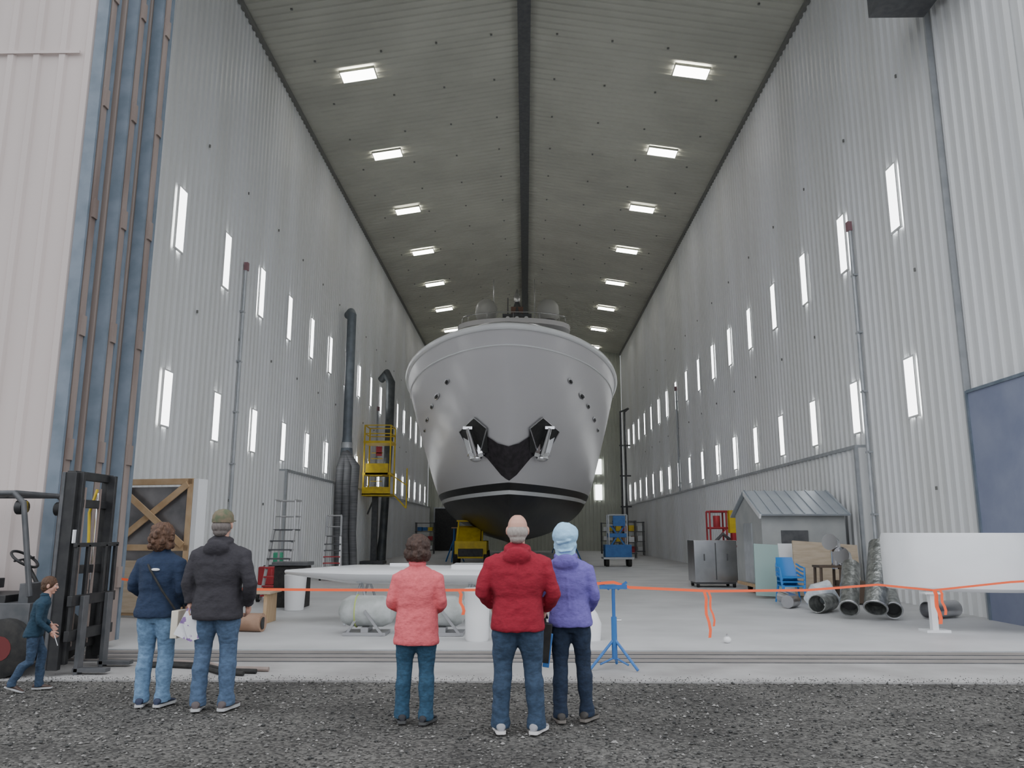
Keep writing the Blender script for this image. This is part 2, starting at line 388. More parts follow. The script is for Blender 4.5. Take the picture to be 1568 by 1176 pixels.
for s in(-1,1):
    mb.use(black)
    strip([(.85,6.05),(1.4,6.55),(2.15,6.15)],[(.85,5.1),(1.2,5.1),(1.75,5.4)],s,.07,4)
    rim=[(.85,6.05),(1.4,6.55),(2.15,6.15),(1.75,5.4),(1.2,5.1)]
    mb.use(steel).tube([hpt(s*x,z,.09) for x,z in rim+rim[:1]],.035,8); mb.use(chrome)
    a=hpt(s*1.62,6.25,.22); b=hpt(s*1.2,5.05,.30)
    mb.tube([a,b],[.10,.15],10)
    for q in(-1,1):
        t1=b+V((q*.34,-.12,.10)); t2=b+V((q*.46+s*.12,-.05,.85)); m_=b+V((q*.12+s*.06,-.16,.62))
        mb.beam(b,t1,.24,.16)
        mb.prism([b+V((q*.05,-.12,-.12)),t1,t2,m_],(0,.07,0))
    mb.ell(b-V((0,0,.05)),(.30,.2,.17)); mb.box(a,(.40,.12,.12))
    for (x,z,w,h) in((2.65,8.15,.24,.17),(3.25,7.8,.38,.2),(3.62,7.55,.26,.18),(4.05,7.2,.34,.2),(4.35,6.9,.24,.17)):
        p=hpt(s*x,z,.02); q1=hpt(s*(x+.05),z,.02); dx=(q1-p).normalized(); dz=(hpt(s*x,z+.05,.02)-p).normalized(); nn_=dx.cross(dz).normalized()
        R=Matrix((dx,dz,nn_)).transposed()
        mb.use(steel).ell(p,(w,h,.05),R); mb.use(black).ell(p,(w*.76,h*.72,.075),R)
mb.build('anchors_and_hawses',parent=yacht)
mb=MB()
def tier(y0,y1,hw,z0,z1,rad,mat,taper=0):
    def outline(z,sh):
        P=[]; 
        for k in range(13):
            a=math.pi*(k/12); P.append(V((-(hw-sh)*math.cos(a)*1.0,y0+sh+rad*(1-math.sin(a)),z)))
        P.append(V((hw-sh,y1,z))); P.append(V((-(hw-sh),y1,z))); return P
    mb.use(mat); mb.loft([outline(z0,0),outline((z0+z1)/2,taper/2),outline(z1,taper)])
tier(42,66,4.5,8.3,9.9,3,white); tier(42.3,65.8,4.45,9.9,10.9,3,glassd,.2); tier(41.5,66,4.7,10.9,11.3,3,white)
tier(46,62,3.9,11.3,12.2,2.4,white); tier(46.2,61.8,3.85,12.2,13.0,2.4,glassd,.2); tier(45.5,62,3.9,13.0,13.25,2.4,white)
tier(47.5,60,3.3,13.2,14.3,2,dkgrey,.2); tier(46.7,60,3.6,14.3,14.6,2.2,hullm)
mb.use(steel)
mb.tube([V((-3.3*math.cos(math.pi*k/12),48.6-1.6*math.sin(math.pi*k/12),15.05)) for k in range(13)],.03,6)
for k in range(0,13,2): mb.tube([V((-3.3*math.cos(math.pi*k/12),48.6-1.6*math.sin(math.pi*k/12),z)) for z in(14.6,15.05)],.02,6)
mb.build('superstructure',parent=yacht,angle=30)
mb=MB()
domem=M('radome_grey',(.50,.50,.48),rough=.4)
for s in(-1,1):
    mb.use(domem); mb.zring([(s*2.05+.2,50.5,z,r,r) for z,r in((15.45,.5),(15.6,.66),(16.0,.74),(16.4,.70),(16.7,.52),(16.86,.28),(16.9,.08))],24)
    mb.use(dkgrey).zring([(s*2.05+.2,50.5,14.6,.4,.4),(s*2.05+.2,50.5,15.5,.34,.34)]); 
    mb.use(dkgrey).box((s*2.05+.2,50.5,15.15),(1.3,1.0,.14))
    mb.box((s*1.2+.2,50.2,15.0),(.5,.3,.8)); mb.use(steel).tube([(s*1.35,50.2,14.6),(s*1.35,50.2,18.2)],.025,6)
mb.use(M('brown_mast',(.22,.12,.09),rough=.5)).box((.2,50.2,16.05),(.8,.4,.4)); mb.use(dkgrey).zring([(.2,50.2,14.6,.4,.3),(.2,50.2,16.3,.25,.2),(.2,50.2,16.6,.14,.14)])
mb.use(dkgrey).box((.2,49.9,15.6),(1.9,.25,.22)); mb.use(steel).zring([(.2,50.2,16.6,.18,.18),(.2,50.2,17.0,.24,.24),(.2,50.2,17.25,.12,.12),(.2,50.2,17.5,.05,.05)])
for x in(-.5,.1,.8): mb.use(dkgrey).tube([(x+.1,49.8,14.6),(x+.1,49.8,16.3+abs(x))],.035,6)
for x in(-.6,.0,.6): mb.use(white).tube([(x+.2,49.4,15.3),(x+.2,49.7,15.3)],.14,12)
mb.build('radar_mast',parent=yacht)
for i,y in enumerate((40.5,47,54,61,67)):
    MB().use(wood).box((0,y,.3),(.9,.7,.6)).box((0,y,.82),(.7,.5,.44)).build('keel_block',parent=yacht,bevel=.01)
for y in(45,55,64):
    for s in(-1,1):
        mb=MB().use(bluep); top=V((s*3.3,y,1.9)); mb.tube([top,(s*3.3,y,.5)],.06,8)
        for a in range(3):
            t=a*2.1+.4; mb.tube([(s*3.3,y,1.3),(s*3.3+.6*math.cos(t),y+.6*math.sin(t),.03)],.04,8)
        mb.use(wood).box(top,(.3,.3,.06)); mb.build('jack_stand',parent=yacht)

# ---------------------------------------------------------------- people
skin=M('skin',(.60,.34,.26),(.56,.30,.22),scale=8,rough=.5)
def cloth(name,c,k=.85,sc=40,b=.45): return M(name,c,tuple(a*k for a in c),scale=sc,rough=.9,bump=b,bscale=16,stretch=(1,1,1.6),detail=6)
def hand(mb,w,d,n,side,curl=30):
    w=V(w); d=V(d).normalized(); n=V(n); n=(n-d*n.dot(d)).normalized(); s=d.cross(n)*side; s.normalize()
    R=Matrix((s,d,n)).transposed()
    mb.tube([w-d*.05,w,w+d*.025],[.027,.024,.028],10)
    mb.ell(w+d*.055,(.041,.052,.017),R)
    for off,ln in((.031,.070),(.011,.079),(-.010,.074),(-.029,.057)):
        p=w+d*.088+s*off; pts=[p-d*.02]; a=0
        for i,fr in enumerate((.45,.32,.23)):
            a+=math.radians(curl*(.6,1,.8)[i]); v=d*math.cos(a)+n*math.sin(a); pts.append(pts[-1]+v*(ln*fr+(.02 if i==0 else 0)))
        mb.tube(pts,[.0095,.009,.0082,.0068],8)
        mb.ell(pts[-1],(.0068,)*3,None,8,6)
    p=w+d*.02+s*.025; t=(d*.65+s*.7+n*.35).normalized(); p2=p+t*.04; t2=(d*.85+s*.25+n*.5).normalized(); p3=p2+t2*.032; p4=p3+(d*.9+n*.5).normalized()*.024
    mb.tube([p,p2,p3,p4],[.014,.012,.010,.008],8)
def person(name,loc,H,yaw,jk,pt,hem=.84,girth=1.,sh=1.,feet=((-.11,0,5),(.11,0,-5)),knees=None,elb=None,wri=None,hd=None,lean=(0,0),hair=None,hairc=(.05,.03,.02),hk=1.9,
           headyaw=0,headpitch=0,hood=False,collar=True,shoe=(.05,.04,.035),sole=(.5,.5,.5),pelvis=(0,0),curl=35,legw=1.,jname='jacket',hs=1.1):
    k=H/1.75; root=empty(name,loc,yaw,k)
    px,py=pelvis
    def L(z): return (px+lean[0]*(z-.95),py+lean[1]*(z-.95))
    mb=MB().use(pt)
    mb.zring([(px,py,.78,.12*girth,.085*girth),(px,py-.01,.86,.165*girth,.122*girth),(px,py-.012,.93,.168*girth,.125*girth),(px,py,1.02,.155*girth,.11*girth)])
    ank=[]
    for i,s in enumerate((-1,1)):
        fx,fy,fr=feet[i][:3]; fz_=feet[i][3] if len(feet[i])>3 else 0
        hip=V((px+s*.083*girth,py,.88)); an=V((fx,fy,.10+fz_))
        kn=V(knees[i]) if knees else (hip+an)/2+V((s*.005,.03,.03))
        pts=[hip+V((0,0,.04)),hip.lerp(kn,.25),hip.lerp(kn,.6),kn+V((0,0,.05)),kn-V((0,.01,.06)),kn.lerp(an,.38)+V((0,-.016,0)),kn.lerp(an,.7),kn.lerp(an,.9),an-V((0,-.005,.02)),an-V((0,-.008,.06))]
        mb.tube(pts,[a*legw for a in(.092*girth,.097*girth,.085*girth,.074,.070,.073,.066,.065,.072,.074)],18)
        ank.append((an,fr,kn))
    mb.build('trousers',parent=root,remesh=.010,sm=3,disp=(.11,.022))
    for i,(an,fr,kn) in enumerate(ank):
        a=math.radians(fr); c,s_=math.cos(a),math.sin(a)
        fzb=an.z-.10
        tilt=feet[i][4] if len(feet[i])>4 else 0
        def T(x,y,z):
            ta=math.radians(tilt); y2=y*math.cos(ta)-z*math.sin(ta); z2=y*math.sin(ta)+z*math.cos(ta)
            return V((an.x+x*c-y2*s_,an.y+x*s_+y2*c,fzb+z2))
        mb=MB().use(M(name+'_shoe',shoe,rough=.6))
        rings=[]
        for (y,rx,zt) in((-.088,.022,.06),(-.075,.036,.085),(-.03,.043,.105),(.03,.044,.095),(.09,.048,.068),(.15,.048,.05),(.185,.036,.04),(.20,.015,.03)):
            rings.append([T(rx*math.cos(b),y,.022+max(0,(zt-.022)*.5+(zt-.022)*.5*math.sin(b))) for b in [2*math.pi*j/16 for j in range(16)]])
        mb.loft(rings)
        mb.use(M(name+'_sole',sole,rough=.7))
        out=[(-.092,.025),(-.08,.038),(-.03,.042),(.03,.042),(.09,.051),(.15,.051),(.188,.038),(.206,.015)]
        poly=[(x,y) for y,x in out]+[(-x,y) for y,x in reversed(out)]
        mb.loft([[T(x,y,.003) for x,y in poly],[T(x*1.02,y,.027) for x,y in poly]])
        mb.build('shoe_%d'%(i+1),parent=root)
    g=girth; mb=MB().use(jk)
    prof=[(hem,.203*g,.152*g),(hem+.03,.208*g,.157*g),(hem+.07,.202*g,.154*g),(1.0,.192*g,.145*g),(1.08,.184*g,.135*g),(1.18,.190*g*sh,.135*g),(1.28,.200*g*sh,.135*g),(1.36,.208*sh,.125),(1.41,.185*sh,.105),(1.445,.13*sh,.088),(1.475,.078,.072),(1.50,.066,.066),(1.525,.064,.066)]
    mb.zring([(L(z)[0],L(z)[1]+(-.012 if z>1.15 and z<1.42 else 0),z,rx,ry) for z,rx,ry in prof],28,2.3)
    if collar: mb.torus((L(1.49)[0],L(1.49)[1]-.005,1.50),.066,.018,(8,0,0),24,8)
    if hood:
        mb.ell((L(1.43)[0],L(1.43)[1]-.115,1.415),(.125,.055,.085),(18,0,0)); mb.torus((L(1.47)[0],L(1.47)[1]-.03,1.475),.088,.026,(18,0,0),24,8)
    elb=elb or ((-.26,-.02,1.13),(.26,-.02,1.13)); wri=wri or ((-.24,.12,.93),(.24,.12,.93)); hd=hd or ((.1,.6,-.8),(-.1,.6,-.8))
    for i,s in enumerate((-1,1)):
        S=V((L(1.38)[0]+s*.165*sh,L(1.38)[1]-.005,1.375)); E=V(elb[i]); Wp=V(wri[i])
        mb.tube([S-V((s*.04,0,-.01)),S.lerp(E,.12)+V((s*.012,0,0)),S.lerp(E,.5),S.lerp(E,.9),E.lerp(Wp,.1),E.lerp(Wp,.5),Wp-(Wp-E).normalized()*.01],[.06*g,.074*g,.067*g,.058*g,.057*g,.052*g,.044*g],16)
    mb.tube([(L(z)[0],L(z)[1]-ry*g-.002,z) for z,ry in((1.36,.128),(1.28,.147),(1.18,.147),(1.08,.135),(1.0,.145))],.006,6)
    mb.build(jname,parent=root,remesh=.010,sm=2,disp=(.13,.028))
    mb=MB().use(skin)
    for i,s in enumerate((-1,1)):
        hand(mb,wri[i],hd[i],(-s*.9,.25,0.1),s,curl)
    mb.build('hands',parent=root,remesh=.0042,sm=1)
    hx,hy=L(1.56); he=empty('head',(hx,hy,1.485)); he.parent=root; he.rotation_euler=(math.radians(headpitch),0,math.radians(headyaw)); he.scale=(hs,hs,hs*1.0)
    mb=MB().use(skin)
    mb.tube([(0,-.005,-.06),(0,0,.0),(0,.005,.07)],[.062,.054,.055],14)
    mb.ell((0,-.005,.155),(.074,.094,.092)); mb.ell((0,.022,.095),(.058,.070,.068)); mb.ell((0,.062,.047),(.030,.026,.022)); mb.ell((0,.066,.115),(.052,.028,.05))
    mb.tube([(0,.088,.148),(0,.106,.112)],[.009,.015],8); mb.ell((0,.102,.108),(.018,.013,.010)); mb.ell((0,.084,.158),(.05,.014,.012))
    mb.ell((0,.092,.075),(.022,.009,.008))
    for s in(-1,1): mb.ell((s*.077,-.004,.125),(.010,.020,.032),(0,0,s*20))
    mb.build('face',parent=he,remesh=.0055,sm=2)
    mb=MB()
    for s in(-1,1):
        mb.use(M('eye_white',(.8,.78,.75),rough=.2)).ell((s*.031,.083,.135),(.013,.010,.008)); mb.use(M('iris',(.05,.03,.02),rough=.1)).ell((s*.031,.091,.135),(.005,.003,.005))
        mb.use(M('brow',(.1,.07,.05),rough=.9)).tube([(s*.016,.095,.152),(s*.045,.088,.153)],.004,6)
    mb.use(M('lips',(.45,.16,.13),rough=.5)).ell((0,.0975,.075),(.021,.006,.005)); mb.build('eyes_and_mouth',parent=he)
    hm=M(name+'_hair',hairc,tuple(min(1,c*hk) for c in hairc),scale=45,rough=.65,bump=.7,bscale=80,stretch=(1,1,.2))
    mb=MB().use(hm)
    if hair=='curly':
        mb.ell((0,-.02,.15),(.108,.118,.118)); mb.ell((0,-.06,.07),(.095,.07,.09)); 
        for a in range(34):
            t=random.uniform(0,math.pi*2); z=random.uniform(.02,.22); r=.098 if z<.16 else .078
            p=V((r*math.cos(t),-.03+r*math.sin(t),z)); 
            if p.y<.035: mb.ell(p,(.026,.026,.032),None,10,6)
        mb.build('hair',parent=he,remesh=.006,sm=1,disp=(.03,.016))
    elif hair=='bob':
        mb.ell((0,-.02,.160),(.106,.114,.106)); mb.ell((0,-.055,.09),(.112,.07,.075)); mb.ell((-.085,-.01,.08),(.03,.05,.055)); mb.ell((.085,-.01,.08),(.03,.05,.055))
        mb.build('hair',parent=he,remesh=.006,sm=2,disp=(.04,.02))
    elif hair in('bald','cap'):
        mb.ell((0,-.030,.116),(.0805,.084,.066)); mb.ell((0,-.05,.07),(.06,.052,.04))
        mb.build('hair',parent=he,remesh=.006,sm=3)
        if hair=='cap':
            cm=M('camo_cap',(.20,.15,.10),(.10,.12,.07),scale=22,rough=.9); mb=MB().use(cm)
            mb.zring([(0,-.005,z,rx,rx*1.22) for z,rx in((.150,.086),(.17,.087),(.21,.083),(.24,.066),(.258,.040),(.264,.01))],24)
            mb.loft([[V((x,y,z+.0)) for x,y in((-.07,.07),(-.06,.14),(-.03,.17),(.03,.17),(.06,.14),(.07,.07))] for z in(.160,.168)])
            mb.torus((0,-.09,.165),.022,.004,(80,0,0),16,6); mb.build('baseball_cap',parent=he)
    elif hair=='short':
        mb.ell((0,-.012,.162),(.083,.101,.098)); mb.ell((0,-.04,.115),(.078,.062,.08)); mb.build('hair',parent=he,remesh=.007,sm=2,disp=(.03,.01))
    elif hair=='scarf':
        mb=MB().use(cloth('headscarf',(.40,.68,.92),.9,30,.5))
        mb.ell((0,-.026,.165),(.108,.122,.112)); mb.ell((0,-.02,.085),(.100,.100,.075)); mb.tube([(0,-.02,.06),(0,-.02,-.02),(0,-.03,-.05)],[.090,.082,.088],18); mb.tube([(0,.03,.055),(0,.06,.02)],[.07,.05],14)
        mb.tube([(-.10,-.02,.13),(-.05,-.125,.10),(.04,-.135,.12),(.10,-.04,.16)],.010,6); mb.tube([(-.095,-.03,.06),(-.03,-.115,.03),(.05,-.11,.04),(.09,-.04,.09)],.010,6)
        mb.build('headscarf',parent=he,remesh=.007,sm=2,disp=(.09,.022))
    return root
def X_(px,Y): return (px-802)*(Y*.983-.305)/1202
navy=cloth('navy_fleece',(.018,.034,.075)); char=cloth('charcoal_jacket',(.038,.035,.042)); coral=cloth('coral_shirt',(.78,.15,.17)); redj=cloth('red_jacket',(.30,.010,.028)); purp=cloth('purple_jacket',(.17,.135,.45)); teal=cloth('teal_shirt',(.015,.045,.075))
jl=cloth('light_jeans',(.17,.29,.45),.65,25); jm=cloth('mid_jeans',(.09,.145,.24),.65,25); jt=cloth('teal_jeans',(.03,.09,.155),.65,25); jd=cloth('dark_jeans',(.018,.032,.065),.65,25); jb=cloth('blue_jeans',(.038,.068,.12),.65,25)
w1=person('woman_in_navy_jacket',(X_(221,7.95),7.98,0),1.74,-4,navy,jl,hem=.84,girth=1.05,feet=((-.10,.0,18),(.10,.02,-6)),elb=((-.27,-.03,1.14),(.25,-.05,1.12)),wri=((-.20,.17,1.0),(.20,.14,.95)),hair='curly',hairc=(.07,.035,.02),shoe=(.02,.03,.07),headyaw=-8,legw=1.05,hs=1.05)
mb=MB().use(M('cream_canvas',(.72,.66,.55),rough=.9)).box((.25,-.04,.78),(.07,.2,.26)); mb.use(rubber).tube([(-.14,-.06,1.42),(-.02,-.170,1.3),(.12,-.170,1.1),(.24,-.12,.92)],.012,6).tube([(-.14,-.06,1.42),(-.06,.08,1.4),(.12,.17,1.15),(.25,.05,.9)],.012,6)
mb.build('shoulder_bag',parent=w1,bevel=.02)
MB().use(M('logo_white',(.8,.8,.8),rough=.8)).ell((.03,-.162,1.30),(.045,.008,.014)).build('jacket_logo',parent=w1)
m2=person('man_in_dark_jacket',(X_(322,7.9),7.82,0),1.85,0,char,jm,hem=.79,girth=1.1,sh=1.1,feet=((-.125,.0,12),(.125,.02,-10)),elb=((-.27,-.04,1.13),(.31,-.06,1.12)),wri=((-.24,-.03,.92),(.25,.09,.90)),hd=((0,-.05,-1),(-.1,.6,-.8)),hair='cap',hairc=(.14,.12,.11),hk=1.3,hood=True,shoe=(.10,.08,.08),legw=1.05)
mb=MB().use(M('printed_flyer',(.82,.82,.85),(.30,.18,.42),scale=14,rough=.6,ramp=(.52,.55)))
mb.box((-.22,-.06,.74),(.17,.008,.25),(0,25,20)).box((-.17,-.085,.72),(.15,.008,.22),(8,-18,10)); mb.build('flyer',parent=m2)
w3=person('woman_in_coral_shirt',(X_(631,7.35),7.35,0),1.60,0,coral,jt,hem=.73,girth=1.08,feet=((-.13,.03,14),(.11,-.02,-18)),elb=((-.25,-.03,1.12),(.25,-.03,1.12)),wri=((-.17,.20,1.03),(.17,.20,1.03)),hair='bob',hairc=(.035,.018,.012),shoe=(.02,.02,.025),sole=(.08,.08,.08),headyaw=-22,headpitch=-6,legw=1.08,jname='shirt',hs=1.15)
m4=person('man_in_red_jacket',(X_(789,7.05),7.05,0),1.785,0,redj,jb,hem=.81,girth=1.12,sh=1.14,feet=((-.145,-.02,8),(.155,-.03,-22)),elb=((-.31,-.04,1.13),(.31,-.04,1.12)),wri=((-.22,.13,1.0),(.24,.15,.97)),hair='bald',hairc=(.34,.30,.27),hk=1.12,hood=True,shoe=(.32,.32,.34),sole=(.75,.72,.7),legw=1.1,hs=1.15)
w5=person('woman_in_purple_jacket',(X_(871,7.45),7.45,0),1.70,-6,purp,jd,hem=.84,girth=1.0,feet=((-.10,-.04,14),(.14,.03,-24)),elb=((-.22,-.0,1.14),(.235,-.03,1.12)),wri=((-.16,.18,1.02),(.18,.17,.98)),hair='scarf',hood=True,shoe=(.05,.045,.04),sole=(.2,.18,.16),lean=(-.06,.02),legw=1.0,hs=1.13)
mb=MB().use(rubber).box((-.22,-.10,.70),(.09,.17,.34),(0,6,0)).use(bluep).box((-.20,-.17,.64),(.06,.02,.3),(0,8,0)).use(rubber).tube([(-.22,-.13,.86),(-.24,-.10,1.02),(-.22,.05,.9)],.012,6); mb.build('handbag',parent=w5,bevel=.02)
kid=person('boy_in_teal_shirt',(X_(34,8.72),8.72,0),1.15,-68,teal,jb,hem=.84,girth=.92,feet=((-.09,.12,0),(.10,-.24,0,.05,-20)),knees=((-.10,.13,.52),(.10,.0,.52)),elb=((-.24,-.02,1.12),(.24,.08,1.10)),wri=((-.20,.20,1.0),(.18,.26,.92)),lean=(0,.20),hair='short',hairc=(.06,.03,.015),headpitch=-8,shoe=(.09,.06,.05),jname='shirt',hs=1.22)
MB().use(M('paper_white',(.8,.8,.82),rough=.7)).box((.14,.34,.78),(.12,.01,.17),(20,0,10)).build('flyer',parent=kid)

# ---------------------------------------------------------------- forklift (facing +X)
fk=empty('forklift',(-6.15,9.98,0))
mb=MB().use(dkgrey)
mb.box((-.55,0,.55),(1.7,.95,.55)); mb.box((-1.35,0,.75),(.5,1.0,.95)); mb.use(black).box((-.5,0,.85),(.9,.8,.12)); mb.use(dkgrey).box((.18,0,.8),(.12,.85,.5))
mb.use(black).box((-.75,0,1.02),(.5,.5,.12)).box((-.98,0,1.3),(.12,.5,.5),(0,-10,0))
mb.use(dkgrey)
for y in(-.46,.46):
    mb.tube([(-1.2,y,1.1),(-1.15,y,2.0),(-1.05,y,2.12),(-.05,y,2.12),(.08,y,2.0),(.28,y,.9)],.035,8)
for x in np.linspace(-1.0,-.05,8): mb.box((x,0,2.13),(.05,.95,.04))
mb.tube([(-.05,-.46,2.12),(-.05,.46,2.12)],.035,8)
mb.use(black).torus((-.12,0,1.32),.17,.018,(0,35,0)); mb.tube([(.12,0,.95),(-.12,0,1.32)],.025,8); mb.tube([(-.15,-.16,1.3),(-.1,.16,1.34)],.015,6)
mb.build('body',parent=fk,bevel=.02)
mb=MB()
for x,r in((.08,.33),(-1.35,.27)):
    for y in(-.5,.5):
        mb.use(rubber).tube([(x,y-.11,r),(x,y-.09,r),(x,y+.09,r),(x,y+.11,r)],[r*.9,r,r,r*.9],24); mb.use(M('hub_maroon',(.14,.02,.02),rough=.6)).tube([(x,y-.115,r),(x,y+.115,r)],r*.42,16)
for y in(-.4,.4):
    mb.use(black).tube([(-.02,y-.0,1.95),(.06,y,1.95)],.09,14); mb.use(chrome).tube([(.06,y,1.95),(.08,y,1.95)],.075,14)
mb.build('wheels_and_lamps',parent=fk)
mb=MB().use(black)
for y in(-.44,.44):
    mb.box((.62,y,1.22),(.16,.07,2.3)); mb.box((.70,y*.86,1.25),(.10,.06,2.25)); mb.use(dkgrey).box((.55,y*1.06,1.22),(.04,.05,2.3)); mb.use(black)
    mb.use(chrome).tube([(.60,y*.62,.3),(.60,y*.62,2.15)],.028,8); mb.use(rust).tube([(.66,y*.40,.3),(.66,y*.40,2.2)],.018,6); mb.use(black)
for z in(.3,1.2,2.0,2.34): mb.box((.62,0,z),(.1,.9,.10))
mb.box((.78,0,.45),(.06,1.0,.12)).box((.78,0,.85),(.06,1.0,.12)); 
for y in(-.45,-.2,.2,.45): mb.box((.78,y,.95),(.04,.05,1.1))
mb.box((.78,0,1.5),(.04,1.0,.05))
for y in(-.28,.28): mb.use(dkgrey).box((.84,y,.45),(.05,.12,.9)); mb.box((1.0,y,.05),(.4,.12,.045))
mb.use(yellow).tube([(.55,.3,2.2),(.5,.25,1.9),(.58,.2,1.2)],.02,6); mb.use(rust).tube([(.5,-.3,2.2),(.42,-.25,2.35),(.4,-.2,2.2),(.5,-.2,1.2)],.025,6)
mb.use(white).box((.72,-.40,1.6),(.02,.12,.16))
mb.build('mast',parent=fk,bevel=.008)

# ---------------------------------------------------------------- left side props
fp=empty('framed_panel_crate',(-7.5,15.9,0),rz=-12)
mb=MB().use(M('dull_mirror',(.16,.16,.17),(.33,.32,.33),scale=1.5,rough=.3,metal=.5))
mb.box((0,.05,1.4),(1.6,.04,2.3)); mb.use(wood)
for x in(-.85,.85): mb.box((x,0,1.35),(.12,.1,2.7))
for z in(.1,1.35,2.65): mb.box((0,0,z),(1.8,.1,.12))
mb.beam((-.8,-.06,1.4),(.8,-.06,2.6),.03,.13); mb.beam((-.8,-.10,2.6),(.8,-.10,1.4),.03,.13)
for x in(-.85,.85): mb.beam((x,.1,1.4),(x,.9,.03),.08,.08)
mb.use(white).box((.98,.1,1.4),(.12,.3,2.6)); mb.use(ply).box((-.3,-.1,.6),(1.3,.03,1.0),(0,0,0))
mb.build('frame',parent=fp,bevel=.005)
def stepladder(name,loc,rz,h,red):
    e=empty(name,loc,rz); mb=MB().use(M('aluminium',(.55,.55,.56),rough=.35,metal=.8)); n=int(h/.27)
    for x in(-.3,.3):
        mb.beam((x,-.5,.05),(x*.85,.1,h-.75),.06,.06); mb.tube([(x*.85,.1,h-.75),(x*.85,.1,h)],.026,8); mb.tube([(x*.85,.6,h-.75),(x*.85,.6,h)],.026,8); mb.tube([(x,.75,.05),(x*.85,.6,h-.75)],.03,8)
        mb.tube([(x*.85,.1,h),(x*.85,.6,h)],.026,8); mb.tube([(x*.85,.1,h-.4),(x*.85,.6,h-.4)],.02,8)
    mb.tube([(-.26,.6,h),(.26,.6,h)],.026,8); mb.tube([(-.26,.6,h-.4),(.26,.6,h-.4)],.02,8)
    for i in range(n-2):
        f=i/(n-2); mb.use(redp if (red and i<4) else dkgrey).box((0,-.5+.6*f,.15+(h-.95)*f),(.58,.16,.035))
    mb.use(dkgrey).box((0,.35,h-.74),(.55,.55,.04)); mb.use(redp).tube([(-.36,-.5,.25),(.36,-.5,.25)],.03,8).tube([(-.36,.75,.25),(.36,.75,.25)],.03,8).box((.0,.2,.3),(.62,1.2,.06))
    mb.use(rubber)
    for x in(-.36,.36):
        for y in(-.5,.75): mb.tube([(x-.03,y,.10),(x+.03,y,.10)],.10,14)
    mb.build('ladder_frame',parent=e)
stepladder('platform_ladder',(-6.1,20.0,0),0,2.45,True)
stepladder('platform_ladder',(-6.9,28.6,0),10,2.25,True)
mb=MB().use(redp).box((-7.3,22.7,.45),(.4,.4,.5)).use(M('green_plastic',(.05,.35,.2),rough=.5)).box((-7.2,23.3,.9),(.25,.2,.35)).use(black).box((-7.2,23.3,.36),(.7,.5,.72)); mb.build('pressure_washer',bevel=.03)
mb=MB().use(M('duct_grey',(.15,.17,.20),(.20,.23,.26),scale=3,rough=.5,metal=.3))
mb.tube([(-8.75,37.5,12.2),(-8.5,37,12.2),(-8.4,36.8,12.0),(-8.4,36.8,6.1),(-8.4,36.8,5.2)],[.2,.22,.22,.22,.3],14)
mb.use(M('flex_hose',(.10,.105,.11),(.20,.20,.21),scale=1,rough=.6,stretch=(1,1,30)))
for i in range(3):
    x=-8.5+i*.34; mb.tube([(-8.4,36.6,5.3),(x,36.2,4.6),(x,36.0,3.6),(x,36.0,1.6),(x+.1,36.0,.17)],[.18,.2,.19,.17,.17],12)
mb.use(galv).tube([(-8.4,36.8,5.0),(-8.4,36.8,5.8)],.27,14); mb.build('ventilation_duct')
mb=MB().use(M('duct_dark',(.07,.08,.085),(.11,.12,.125),scale=3,rough=.5,metal=.3)).tube([(-8.6,46,10.6),(-8.2,45.6,10.9),(-7.9,45.3,10.3),(-7.9,45.3,7),(-8.1,45.3,1.4),(-8.2,45.3,.1)],[.22,.26,.26,.24,.22,.3],12); mb.build('extraction_arm')
yp=empty('yellow_work_platform',(-7.9,42.5,0)); mb=MB().use(yellow)
for z in(3.6,4.7,6.4):
    mb.box((0,0,z),(1.5,1.5,.12))
mb.box((0,-.6,4.95),(1.2,.3,.6)); mb.box((0,-.72,3.8),(1.5,.06,.4))
for x in(-.7,.7):
    for y in(-.7,.7):
        mb.beam((x,y,3.6),(x,y,7.3),.07)
for z in(6.85,7.3):
    for a in(-1,1): mb.beam((-.7,a*.7,z),(.7,a*.7,z),.05); mb.beam((a*.7,-.7,z),(a*.7,.7,z),.05)
for i in range(8): mb.beam((-.3,-.75,3.7+i*.3),(.3,-.75,3.7+i*.3),.04)
mb.beam((.9,-.4,3.6),(1.6,-.6,2.9),.06); mb.beam((.7,-.7,4.7),(1.6,-.6,4.1),.06); mb.beam((1.6,-.6,2.9),(1.6,-.6,5.0),.06)
mb.use(dkgrey).box((-.2,.2,1.8),(.3,.3,3.6)).box((-.2,.2,.08),(1.2,1.2,.16)); mb.beam((-.6,.2,2.6),(-.2,.2,3.6),.08)
mb.use(redp).box((.1,-.72,5.9),(.3,.1,.5)); mb.build('platform',parent=yp)
mb=MB().use(card).tube([(-5.25,13.9,.14),(-4.45,13.75,.14)],.14,20).use(black).tube([(-4.45,13.75,.14),(-4.44,13.75,.14)],.10,20).use(card).tube([(-5.2,14.25,.13),(-4.6,14.2,.13)],.13,20); mb.build('cardboard_roll')
MB().use(ply).box((-5.3,15.2,.55),(1.2,.7,.04)).use(wood).box((-5.8,15.2,.265),(.06,.6,.53)).box((-4.8,15.2,.265),(.06,.6,.53)).build('plywood_bench',bevel=.003)
mb=MB().use(wplastic).zring([(-5.0,17.5,0.0,.2,.2),(-5.0,17.5,.75,.24,.24)]).use(rubber).box((-5.3,18.3,.45),(.7,.5,.9)).use(dkgrey).box((-5.3,18.3,.95),(.8,.6,.08)); mb.build('tool_cart',bevel=.01)
for i in range(3):
    MB().use(rubber if i else rust).tube([(-4.75,10.35-.12*i,.03),(-4.5,10.42-.12*i,.03),(-4.0,10.3-.12*i,.03),(-3.6,9.95-.14*i,.03),(-3.1-.1*i,9.9-.15*i,.03)],.028,8).build('air_hose')

